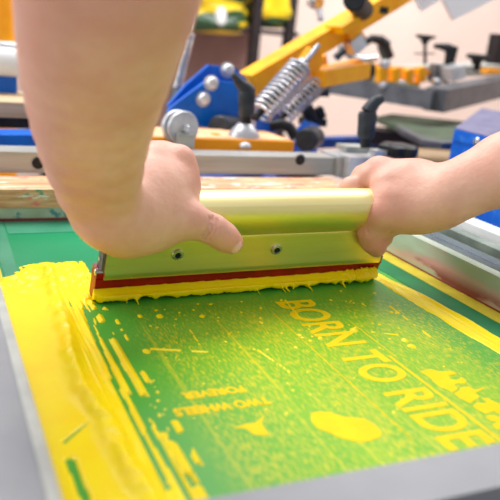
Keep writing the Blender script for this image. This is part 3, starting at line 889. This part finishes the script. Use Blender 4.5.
# clamp block at the end of the bar
p0 = W(338, 168, BY - .004); 
blk = part(MB().box((W(336, 160, BY).x, BY - .006, .036), (W(385, 160, BY).x, BY2 + .006, .0655), .003), 'clamp_block', M['zinc'], lab='bright metal clamp block')
part(MB().box((W(349, 160, BY - .02).x, BY - .022, .034), (W(371, 160, BY - .02).x, BY + .012, .0675), .003), 'clamp_collar', M['zinc'])
part(MB().box((W(341, 160, BY2).x, BY2 - .012, .066), (W(363, 160, BY2).x, BY2 + .02, .074), .002), 'clamp_tongue', M['paleedge'])
ly = BY + .004
lever(None, W(365.5, 138, ly), W(368, 112, ly), .0130, [W(368, 112, ly), W(371, 107, ly), W(376, 101, ly), W(381.5, 98.5, ly)], [.0112, .0100, .0084, .0068], M['char'], nm='ratchet_lever')
part(MB().cyl(W(365.5, 147, ly), W(365.5, 134, ly), .0078), 'lever_stem', M['black'])
sk = W(402, 151, BY - .004)


def star(center, axis, rad, hgt, lobes, n=60):
    center = V3(center); ax_ = V3(axis).normalized(); s_ = ax_.orthogonal().normalized(); t_ = ax_.cross(s_); rr = []
    for rf, h in ((.80, 0), (.97, .12), (1, .5), (.97, .85), (.82, 1), (.3, 1.02)):
        ring = []
        for j in range(n):
            an = 2 * math.pi * j / n; r_ = rad * rf * (1 + .10 * math.cos(lobes * an))
            ring.append(center + ax_ * (hgt * h) + (s_ * math.cos(an) + t_ * math.sin(an)) * r_)
        rr.append(ring)
    return MB().rings(rr)


part(star((sk.x, sk.y + .01, sk.z - .0105), (0, 0, 1), .0290, .0190, 6), 'star_knob', M['black'], lab='charcoal star-shaped knob')
part(MB().bar((sk.x - .02, sk.y + .01, sk.z - .0045), (sk.x - .045, sk.y + .01, sk.z - .0045), .018, .008), 'knob_arm', M['zinc'])
# blue swivel bracket: two plates with bolts between
y1_, y2_ = 1.10, 1.15
def pxs(l, y): return [W(u, v, y) for u, v in l]
part(MB().prism(pxs([(168, 112), (173, 106), (208, 80), (237, 83), (246, 92), (247, 121), (238, 127), (205, 127), (178, 122)], y1_), (0, .010, 0), .002), 'swivel_plate', M['blue'], lab='blue steel side plate')
part(MB().prism(pxs([(168, 106), (186, 85), (209, 65), (236, 68), (247, 80), (246, 118), (190, 122)], y2_), (0, .010, 0), .002), 'swivel_plate', M['blue'], lab='blue steel side plate')
for (u, v, yy) in ((211, 83, y1_), (203, 99, y1_), (227, 70, y2_)):
    c_ = W(u, v, yy)
    part(MB().lathe(c_, (0, -1, 0), [(.0125, 0), (.0125, .002), (.0105, .002), (.0105, .007), (.008, .011), (.003, .0125), (0, .0125)], 24), 'cap_bolt', M['zinc'])
part(MB().cyl(W(218, 128, 1.06), W(236, 128, 1.10), .020, n=30, bev=.003), 'pivot_roller', M['char'])
# main yellow arm
def beam(u0, v0, y0, u1, v1, y1, w, h, bev=.004): return MB().bar(W(u0, v0, y0), W(u1, v1, y1), w, h, bev, up=(0, 0, 1))


part(beam(247, 84, 1.17, 420, -19, 1.30, .04, .036), 'main_arm', M['yellow'], lab='yellow square steel arm rising to the right')
part(beam(256, 100, 1.26, 322, 62, 1.32, .03, .034), 'inner_arm', M['orange'])
part(beam(334, 30, 1.20, 352, 20, 1.21, .045, .014), 'arm_lug', M['yellow'])
part(beam(347, 27, 1.22, 357, 42, 1.22, .03, .028), 'lug_plate', M['yellow'])
part(beam(352, 38, 1.21, 358, 50, 1.21, .03, .030), 'shock_end', M['zinc'])
part(MB().cyl(W(354, -1, 1.14), W(363, 10, 1.22), .020, n=24, bev=.003), 'arm_bumper', M['black'])
part(MB().box(W(378, 6, 1.24), tuple(W(388, 14, 1.24) + Vector((0, .02, 0))), .002), 'stop_block', M['black'])
part(MB().lathe(W(316, 3, 1.35), (.2, -1, 0), [(0, -.01), (.012, -.01), (.012, .01), (0, .01)], 16).bar(W(308, 4, 1.35), W(322, -1, 1.35), .012, .010).bar(W(318, 6, 1.35), W(321, 20, 1.33), .010, .010), 'wing_nut', M['steel'])
# lower arm
part(beam(318, 78, 1.18, 364, 70, 1.25, .03, .030), 'lower_arm', M['yellow'], lab='short yellow arm above the springs')
part(MB().prism(pxs([(326, 68), (362, 60), (364, 65), (330, 73)], 1.24), (0, .03, 0), .002), 'lower_arm_cover', M['orange'])
# knuckle at the spring head
part(MB().prism(pxs([(303, 60), (312, 47), (320, 50), (324, 62), (318, 72), (306, 70)], 1.10), (0, .018, 0), .003), 'spring_hook_plate', M['orange'])
part(MB().tube([W(301, 66, 1.09), W(308, 58, 1.09), (W(317, 47, 1.09)), W(319, 44.5, 1.09)], .0042, 12), 'hook_rod', M['steel'])


def spring(a, b_, r, turns, wire, mat):
    o = part(MB().helix(a, b_, r, turns, wire), 'coil_spring', mat)
    d_ = (V3(b_) - V3(a)).normalized()
    MB().cyl(V3(b_) - d_ * .004, V3(b_) + d_ * .014, r * .75, r * .45, bev=.002).build('end_cap', M['zinc'], o)
    MB().cyl(V3(a) - d_ * .012, V3(b_), r * .30).build('dark_gap_core', M['black'], o)  # black core added so the gaps between the coils look dark
    return o


spring(W(259, 114, 1.06), W(301, 66, 1.10), .0190, 12, .0026, M['spring'])
spring(W(283, 117, 1.16), W(325, 76, 1.20), .0160, 12, .0023, M['spring'])
part(MB().cyl(W(296, 110, 1.22), W(329, 82, 1.22), .010, n=20, bev=.002), 'gas_strut', M['frame_grey'])
part(MB().tube([W(270, 126, 1.12), W(282, 124, 1.11), W(290, 128, 1.10), W(296, 138, 1.09)], .0095, 12), 'rubber_hose', M['black'])
part(MB().cyl(W(306, 140, 1.03), W(314, 137, 1.08), .019, n=28, bev=.003), 'end_roller', M['char'])
part(MB().box(W(321, 92, 1.22), tuple(W(328, 96.5, 1.22) + Vector((.0, .02, 0))), .002), 'rubber_stop', M['black'])
part(MB().box(tuple(W(320, 90, 1.20)), tuple(W(329, 97, 1.20) + Vector((0, .03, 0))), .003), 'rubber_foot', M['char'])
part(MB().cyl(W(307, 108, 1.2), W(313, 121, 1.2), .012, n=12).bar(W(304, 104, 1.2), W(306, 116, 1.2), .012, .012, .002).bar(W(318, 108, 1.2), W(322, 118, 1.2), .014, .014, .003)
     .bar(W(302, 121, 1.2), W(323, 122, 1.2), .03, .014, .004), 'clamp_claw', M['black'], lab='black cast clamp')
part(MB().bar(W(306, 124, 1.2), W(312, 137, 1.18), .026, .03, .003), 'claw_stand', M['blue'])
part(MB().bar(W(300, 143, 1.3), W(395, 140, 1.4), .03, .020, .003), 'blue_crossbar', M['darkblue'], lab='blue steel crossbar')
part(MB().bar(W(-60, 139, 1.03), W(120, 139, 1.03), .05, .019, .003).bar(W(110, 143, 1.05), W(310, 146, 1.3), .04, .02, .003), 'blue_crossbar', M['blue'], lab='blue steel crossbar')
# centre post standing on the floor
cpx = W(268, 100, 1.62)
part(MB().cyl((cpx.x, 1.62, FLOOR), (cpx.x, 1.62, .12), .028, n=32, bev=.004).cyl((cpx.x, 1.62, FLOOR), (cpx.x, 1.62, -.10), .07, n=32, bev=.004).cyl((cpx.x, 1.62, FLOOR), (cpx.x, 1.62, FLOOR + .03), .28, n=40, bev=.005), 'centre_post', M['darkblue'])
part(MB().bar((cpx.x, 1.6, -.13), (.30,   .45, -.13), .06, .04, .003), 'platen_arm', M['frame_grey'])
part(MB().box((.08, .28, -.036), (.44, .78, -.016), .003), 'platen', M['green_pad'])
part(MB().box((.25, .5, -.12), (.35, .6, -.034), .002), 'platen_bracket', M['frame_grey'])
for xx in (.0, .50):
    part(MB().bar((xx, .90, -.02), (xx, .90, .038), .02, .02), 'hanger', M['frame_grey'])
part(MB().bar((-.02, .94, -.03), (cpx.x, 1.60, -.12), .03, .03), 'head_strut', M['darkblue'])
part(MB().bar((.50, .90, -.03), (cpx.x, 1.6, -.12), .03, .03), 'head_strut', M['darkblue'])

part(MB().box((-.05, .0, -.10), (.62, .26, -.085), .002), 'dark_underlay', M['black'])  # black sheet added to darken the view below the front rail
part(MB().bar((.25, .2, -.12), (.25, .5, -.12), .06, .03), 'underlay_arm', M['frame_grey'])
# side rails to the right of the screen
sr = thing('side_rail', 'pale green and white metal rails running beside the screen', 'rail', (.56, .6, .0))
MB().box((.546, .30, -.01), (.562, .835, .030), .003).build('inner_rail', M['palegreen'], sr, label='pale green rail')
MB().box((.580, .30, -.01), (.606, .83, .034), .003).build('outer_rail', M['white'], sr, label='white metal rail')
MB().box((.522, .30, -.02), (.640, .83, -.010), .002).build('rail_base', M['groove'], sr)
part(MB().bar((.50, .90, -.03), (.57, .80, -.03), .04, .02), 'side_bracket', M['frame_grey'])

# ------------------------------------------------------------------ far print head on the right
carr = thing('screen_carrier', 'grey steel screen carrier with yellow clamps on the far right of the press', 'screen carrier', tuple(W(435, 105, 1.5)))
def cp(mb, n, mat, lab=None): return mb.build(n, mat, carr, 40, label=lab)
corner = W(435, 100, 1.35); lf = W(322, 83, 1.62); rt = corner + (W(520, 82, 1.75) - corner)
cp(MB().bar(corner, lf, .045, .042, .003), 'frame_bar', M['frame_grey'], 'grey square steel bar')
cp(MB().bar(corner, rt, .05, .052, .003), 'frame_bar', M['frame_grey'], 'grey square steel bar')
cp(MB().bar(corner + Vector((-.01, .07, .022)), lf + Vector((0, .07, .022)), .05, .006, .001), 'green_insert', M['green_pad'])
cp(MB().bar(W(365, 72, 1.62), W(505, 68, 1.75), .10, .028, .003), 'carrier_plate', M['paleedge'], 'pale metal plate')
cp(MB().bar(W(372, 66, 1.56), W(426, 72, 1.52), .05, .012, .003), 'clamp_top', M['orange'])
for u, v in ((381, 75), (394, 76), (407, 77), (420, 75)):
    cp(MB().bar(W(u, v - 8, 1.48), W(u, v + 7, 1.48), .022, .02, .003), 'clamp_jaw', M['yellow'], 'yellow clamp jaw')
cp(MB().bar(W(376, 82, 1.48), W(418, 84, 1.48), .016, .010, .002), 'clamp_rail', M['yellow'])
for u, v in ((385, 64), (383, 86), (401, 84), (436, 82)):
    cp(MB().lathe(W(u, v, 1.45), (0, -1, 0), [(.009, -.01), (.011, .004), (.009, .010), (0, .012)], 20), 'clamp_bolt', M['steel'])
cp(MB().lathe(W(366.5, 71, 1.40), (.3, -1, 0), [(.016, -.02), (.021, -.015), (.021, .006), (.017, .012), (0, .014)], 28), 'black_knob', M['black'], 'round black knob')
cp(MB().bar(W(432, 73, 1.5), W(446, 74, 1.5), .03, .045, .003), 'clamp_body', M['frame_grey'])
cp(MB().bar(W(452, 66, 1.46), W(453, 79, 1.46), .05, .04, .003), 'clamp_body', M['zinc'])
cp(MB().box(tuple(W(457, 72, 1.44)), tuple(W(464, 79, 1.44) + Vector((0, .03, 0))), .002), 'end_plug', M['black'])
cp(MB().bar(W(383, 45, 1.58), W(388, 58, 1.58), .03, .02, .004).tube([W(386, 46, 1.58), W(380, 40, 1.58), (W(372, 38.5, 1.58)), W(366, 42, 1.58), W(358, 46, 1.58)], [.016, .013, .010, .009, .008], 12), 'cast_lever', M['black'], 'black curved lever')
cp(MB().lathe(W(449, 65, 1.5), (0, 0, 1), [(.013, 0), (.014, .02), (.016, .04), (.014, .046), (0, .048)], 20).tube([W(450, 50, 1.5), W(447, 47.5, 1.5), W(441, 46.5, 1.5), W(435, 46, 1.5)], [.014, .011, .008, .006], 12), 'cast_lever', M['black'], 'black elbow lever')
cp(MB().cyl(W(425, 64, 1.65), W(425, 38, 1.65), .0045, n=12).lathe(W(425, 40, 1.65), (0, 0, 1), [(.008, -.01), (.012, 0), (.026, .006), (.028, .012), (0, .014)], 20).bar(W(416, 53.5, 1.65), W(433, 53.5, 1.65), .02, .003, .0005), 'thumb_screw', M['black'], 'black T-shaped thumb screw')
cp(MB().cyl(W(477, 70, 1.6), W(477, 60, 1.6), .010, n=16).lathe(W(477, 60, 1.6), (0, 0, 1), [(.012, -.012), (.016, 0), (.030, .004), (.031, .013), (.02, .016), (0, .016)], 20), 'thumb_screw', M['black'], 'black T-shaped thumb screw')
cp(MB().bar(W(489, 55, 1.8), W(490, 68, 1.8), .05, .05, .006), 'grip_block', M['paleedge'])
cp(MB().bar(W(484, 71, 1.55), W(497, 71, 1.55), .03, .012, .003), 'wooden_grip', M['orange'])
cp(MB().box(tuple(W(500, 34, 1.6)), tuple(W(514, 66, 1.6) + Vector((0, .04, 0))), .004), 'side_grip', M['darkrack'])
cp(MB().bar(tuple(lf), (cpx.x + .02, 1.62, lf.z - .01), .05, .05, .003), 'carrier_arm', M['frame_grey'])
cp(MB().tube([W(340, 46, 1.5), W(350, 56, 1.5), W(362, 60, 1.5), W(376, 58, 1.5)], .008, 10), 'steel_link', M['steel'])
cp(MB().tube([W(336, 58, 1.45), W(344, 50, 1.45), W(349, 47, 1.45)], .009, 10), 'link_arm', M['char'])

# silver plates hanging above
for i, (pts, yy, lab) in enumerate(((([(409, -14), (423, 11), (448, -5), (442, -18)]), 1.45, 'smaller bright metal plate corner at the top edge, left one of two'),
                                    (([(437, -14), (454, 20), (505, -6), (500, -24)]), 1.35, 'larger bright metal plate corner at the top edge, right one of two'))):
    mb = MB().prism(pxs(pts, yy), (0, .012, 0), .001)
    o = mb.build('metal_plate', M['plate'], None); setprops(o, lab, 'metal plate')
arm2 = MB().bar(W(398, -6, 1.38), W(470, -26, 1.42), .03, .02, .003)
setprops(arm2.build('plate_hanger', M['frame_grey'], press), 'grey bar')

# ------------------------------------------------------------------ blue box, far platens
bb = thing('blue_metal_box', 'blue metal control box with a lavender-grey lid, behind the right wrist', 'box', tuple(W(480, 168, .98)))
zl = .115
c0 = P(454.5, 129, zl); c1 = c0 + (P(500, 140, zl) - c0) * 2.2; dpt = P(482, 108.5, zl) - c0
def bxp(a, b_, e, z0, z1): return [Vector((p.x, p.y, z0)) for p in (a, b_, b_ + e, a + e)] + [Vector((p.x, p.y, z1)) for p in (a, b_, b_ + e, a + e)]
MB().hexa(bxp(c0 + Vector((.003, .004, 0)), c1 + Vector((-.003, .004, 0)), dpt, zl - .19, zl - .013), .003).build('box_body', M['bluebox'], bb)
MB().hexa(bxp(c0, c1, dpt, zl - .016, zl), .002).build('box_lid_rim', M['bluebox'], bb)
MB().hexa(bxp(c0 + Vector((.002, .002, 0)), c1 + Vector((-.002, .002, 0)), dpt * .985, zl, zl + .0015), .0005).build('lid_top', M['boxlid'], bb, label='lavender-grey lid')
fn = Vector((c1.y - c0.y, -(c1.x - c0.x), 0)).normalized()
sb = c0 + (c1 - c0) * .25 + Vector((0, 0, -.010))
MB().lathe(sb, fn, [(.0062, -.001), (.0066, .001), (.0045, .004), (0, .005)], 20).build('lid_screw', M['steel'], bb)
MB().box((c0.x + .05, c0.y + .04, FLOOR), (c0.x + .13, c0.y + .12, zl - .18), .003).build('box_post', M['frame_grey'], bb)

plt = thing('far_platen', 'green-grey printing platen with a grey rim, left of the blue box', 'platen', tuple(W(420, 130, 1.35)))
pz = W(425, 128, 1.3).z
def Pz(l, z): return [P(u, v, z) for u, v in l]
pl = [(376, 117), (392, 113.5), (470, 122), (468, 140), (442, 141), (424, 138), (400, 127)]
MB().prism(Pz(pl, pz), (0, 0, -.012), .002).build('board', M['green_pad'], plt)
MB().prism(Pz([(396, 125), (402, 126), (424, 137), (442, 140.5), (468, 139.5), (469, 142), (442, 143), (422, 140), (400, 129)], pz + .001), (0, 0, -.011), .001).build('rim', M['frame_grey'], plt, label='grey metal rim')
mid = W(430, 150, 1.32)
MB().bar((mid.x - .14, mid.y + .06, pz - .03), (mid.x + .1, mid.y + .02, pz - .035), .08, .03, .004).bar((mid.x, mid.y + .05, pz - .03), (cpx.x + .06, 1.62, -.14), .05, .03, .003).build('support', M['darkrack'], plt)
lowp = MB().prism(Pz([(412, 150), (432, 143), (462, 150), (458, 176), (420, 166)], pz - .10), (0, 0, -.01), .002).build('wooden_board', M['wood_plain'], None)
setprops(lowp, 'small pinkish wooden board below the platen, behind the right hand', 'board')

# ------------------------------------------------------------------ left background
o = MB().lathe(W(-6, 61, 1.2), (1, 0, 0), [(.0, -.15), (.020, -.15), (.022, -.148), (.022, .044), (.020, .047), (0, .047)], 28).build('white_roll', M['white'], None)
setprops(o, 'white roll lying on the blue block at the left edge', 'roll')
o = MB().box(tuple(W(-60, 70, 1.2)), tuple(W(17, 100, 1.2) + Vector((0, .09, 0))), .004).build('blue_block', M['blue'], None)
setprops(o, 'blue block standing on the wooden board at the left edge', 'block')
wb = MB().box(tuple(W(-60, 115, 1.08)), tuple(W(45, 104, 1.08) + Vector((0, .16, 0))), .003).build('wooden_board', M['wood_plain'], None)
setprops(wb, 'thick pale wooden board under the blue block at the left edge', 'board')
o = MB().box(tuple(W(-60, 116, 1.10)), tuple(W(40, 129, 1.10) + Vector((0, .1, 0))), .003).build('board_support', M['black'], press)
part(MB().bar((W(20, 125, 1.14).x, 1.15, FLOOR), (W(20, 125, 1.14).x, 1.15, W(20, 128, 1.15).z), .06, .06).bar((W(20, 125, 1.14).x - .12, 1.15, FLOOR + .015), (W(20, 125, 1.14).x + .12, 1.15, FLOOR + .015), .2, .03), 'support_post', M['black'])
post = MB().cyl(Vector((W(2, 55, 1.9).x, 1.9, FLOOR)), W(2, -30, 1.9), .034, n=28).build('orange_post', M['orange'], None)
setprops(post, 'upright orange post behind the left forearm', 'post')
st = MB().lathe(W(6, 46, 1.86), (1, 0, 0), [(0, -.12), (.011, -.12), (.011, .03), (0, .03)], 16).build('steel_pin', M['steel'], post, label='short steel pin')
# thin spring beside the forearm
sp1 = thing('tension_spring', 'thin tension spring hanging behind the left forearm', 'spring', tuple(W(183, 55, 1.25)))
MB().helix(W(177, 88, 1.25), W(190, 34, 1.25), .0072, 22, .0022).build('coil', M['spring'], sp1)
MB().tube([W(190, 35, 1.25), W(193, 22, 1.25), W(196, 0, 1.25), W(199, -15, 1.25)], .0022, 8).build('wire', M['steel'], sp1)
MB().tube([W(177, 88, 1.25), W(172, 104, 1.22), W(168, 118, 1.18), W(166, 130, 1.12)], .0075, 10).build('lower_link', M['char'], sp1)

# storage rack with packed bags
rk = thing('storage_rack', 'black steel storage rack and a mauve-brown sheet for wall shade', 'rack', tuple(Vector((1.0, 3.2, FLOOR))))
ry_ = 3.0
def cr(mb, n, mat, lab=None): return mb.build(n, mat, rk, 40, label=lab)
sl = W(250, 28, ry_).z
xl, xr = W(60, 28, ry_).x, W(300, 28, ry_).x
cr(MB().box((xl, ry_ + .002, sl - .02), (xr, ry_ + .45, sl), .004), 'shelf', M['darkrack'])
for u in (256, 290):
    xx = W(u, 30, ry_).x
    cr(MB().box((xx - .02, ry_ - .012, FLOOR), (xx + .02, ry_ + .03, 1.2), .003), 'post', M['darkrack'])
cr(MB().box((xl, ry_ + .42, FLOOR), (xl + .04, ry_ + .46, 1.2), .003), 'post', M['darkrack'])
cr(MB().box((xl, ry_ + .46, FLOOR), (xr - .02, ry_ + .49, 1.2), .002), 'wall_shade_sheet', M['brown_panel'], 'mauve-brown sheet for the shaded wall')  # brown sheet added for the shade on the wall under the shelf
cr(MB().box((xl, ry_, .85), (xr, ry_ + .45, .88), .004), 'shelf', M['darkrack'])


def bag_mat(name, seed):
    mt, nt, b = mat_new(name)
    f = noise(nt, 5, 4, (.5, 1, 3.5), loc=(seed, seed * 2, 0))
    c_ = ramp(nt, f, [(.46, srgb(40, 75, 45)), (.50, srgb(60, 95, 40)), (.53, srgb(235, 200, 20)), (.70, srgb(245, 210, 20))])
    nt.links.new(c_, b.inputs['Base Color']); b.inputs['Roughness'].default_value = .3
    bump(nt, b, noise(nt, 14, 4), .5, .02)
    return mt


def bag(u0, v0, u1, v1, seed, lab):
    a = W(u0, v1, ry_ - .02); b_ = W(u1, v0, ry_ - .02)
    bm = bmesh.new(); bmesh.ops.create_cube(bm, size=1)
    bmesh.ops.subdivide_edges(bm, edges=bm.edges[:], cuts=9, use_grid_fill=True)
    w_, h_ = b_.x - a.x, b_.z - sl if False else b_.z - a.z
    for v in bm.verts:
        x, y, z = v.co
        r_ = (abs(2 * x) ** 6 + abs(2 * y) ** 5 + abs(2 * z) ** 4) ** (1 / 5)
        k_ = 1 / max(r_, .6) if r_ > 1 else 1
        nn = float(fbm(np.array(x * 3 + seed), np.array(z * 3 + y), 3)) - .5
        v.co = Vector((a.x + w_ * (.5 + x * k_), ry_ + .14 + y * k_ * .30 + nn * .05, a.z + h_ * (.5 + z * k_) + nn * .03 * (z > -.2)))
    me = bpy.data.meshes.new('packed_bag'); bm.to_mesh(me); bm.free()
    o_ = mesh_obj('packed_bag', me, bag_mat('green_yellow_plastic_%d' % seed, seed), None, 180)
    setprops(o_, lab, 'bag', 'green and yellow bags on the rack')


bag(150, 5, 257, 28, 3, 'long green and yellow plastic bag lying on the rack shelf')
bag(148, -24, 256, 3, 8, 'green and yellow plastic bag, upper one on the rack shelf')
bag(258, -14, 300, 27, 5, 'upright green and yellow bag at the right end of the shelf')
tg = W(225, 22, ry_ - .06)
o = MB().lathe(Vector((tg.x, ry_ - .002, sl)), (0, 0, 1), [(.0, 0), (.022, .0), (.026, .01), (.026, .05), (.016, .068), (.012, .074), (0, .075)], 24).build('white_bottle', M['white'], None)
setprops(o, 'small white bottle in front of the green and yellow bags', 'bottle')
# lavender heap on a table behind the bracket
bpy.context.view_layer.update()
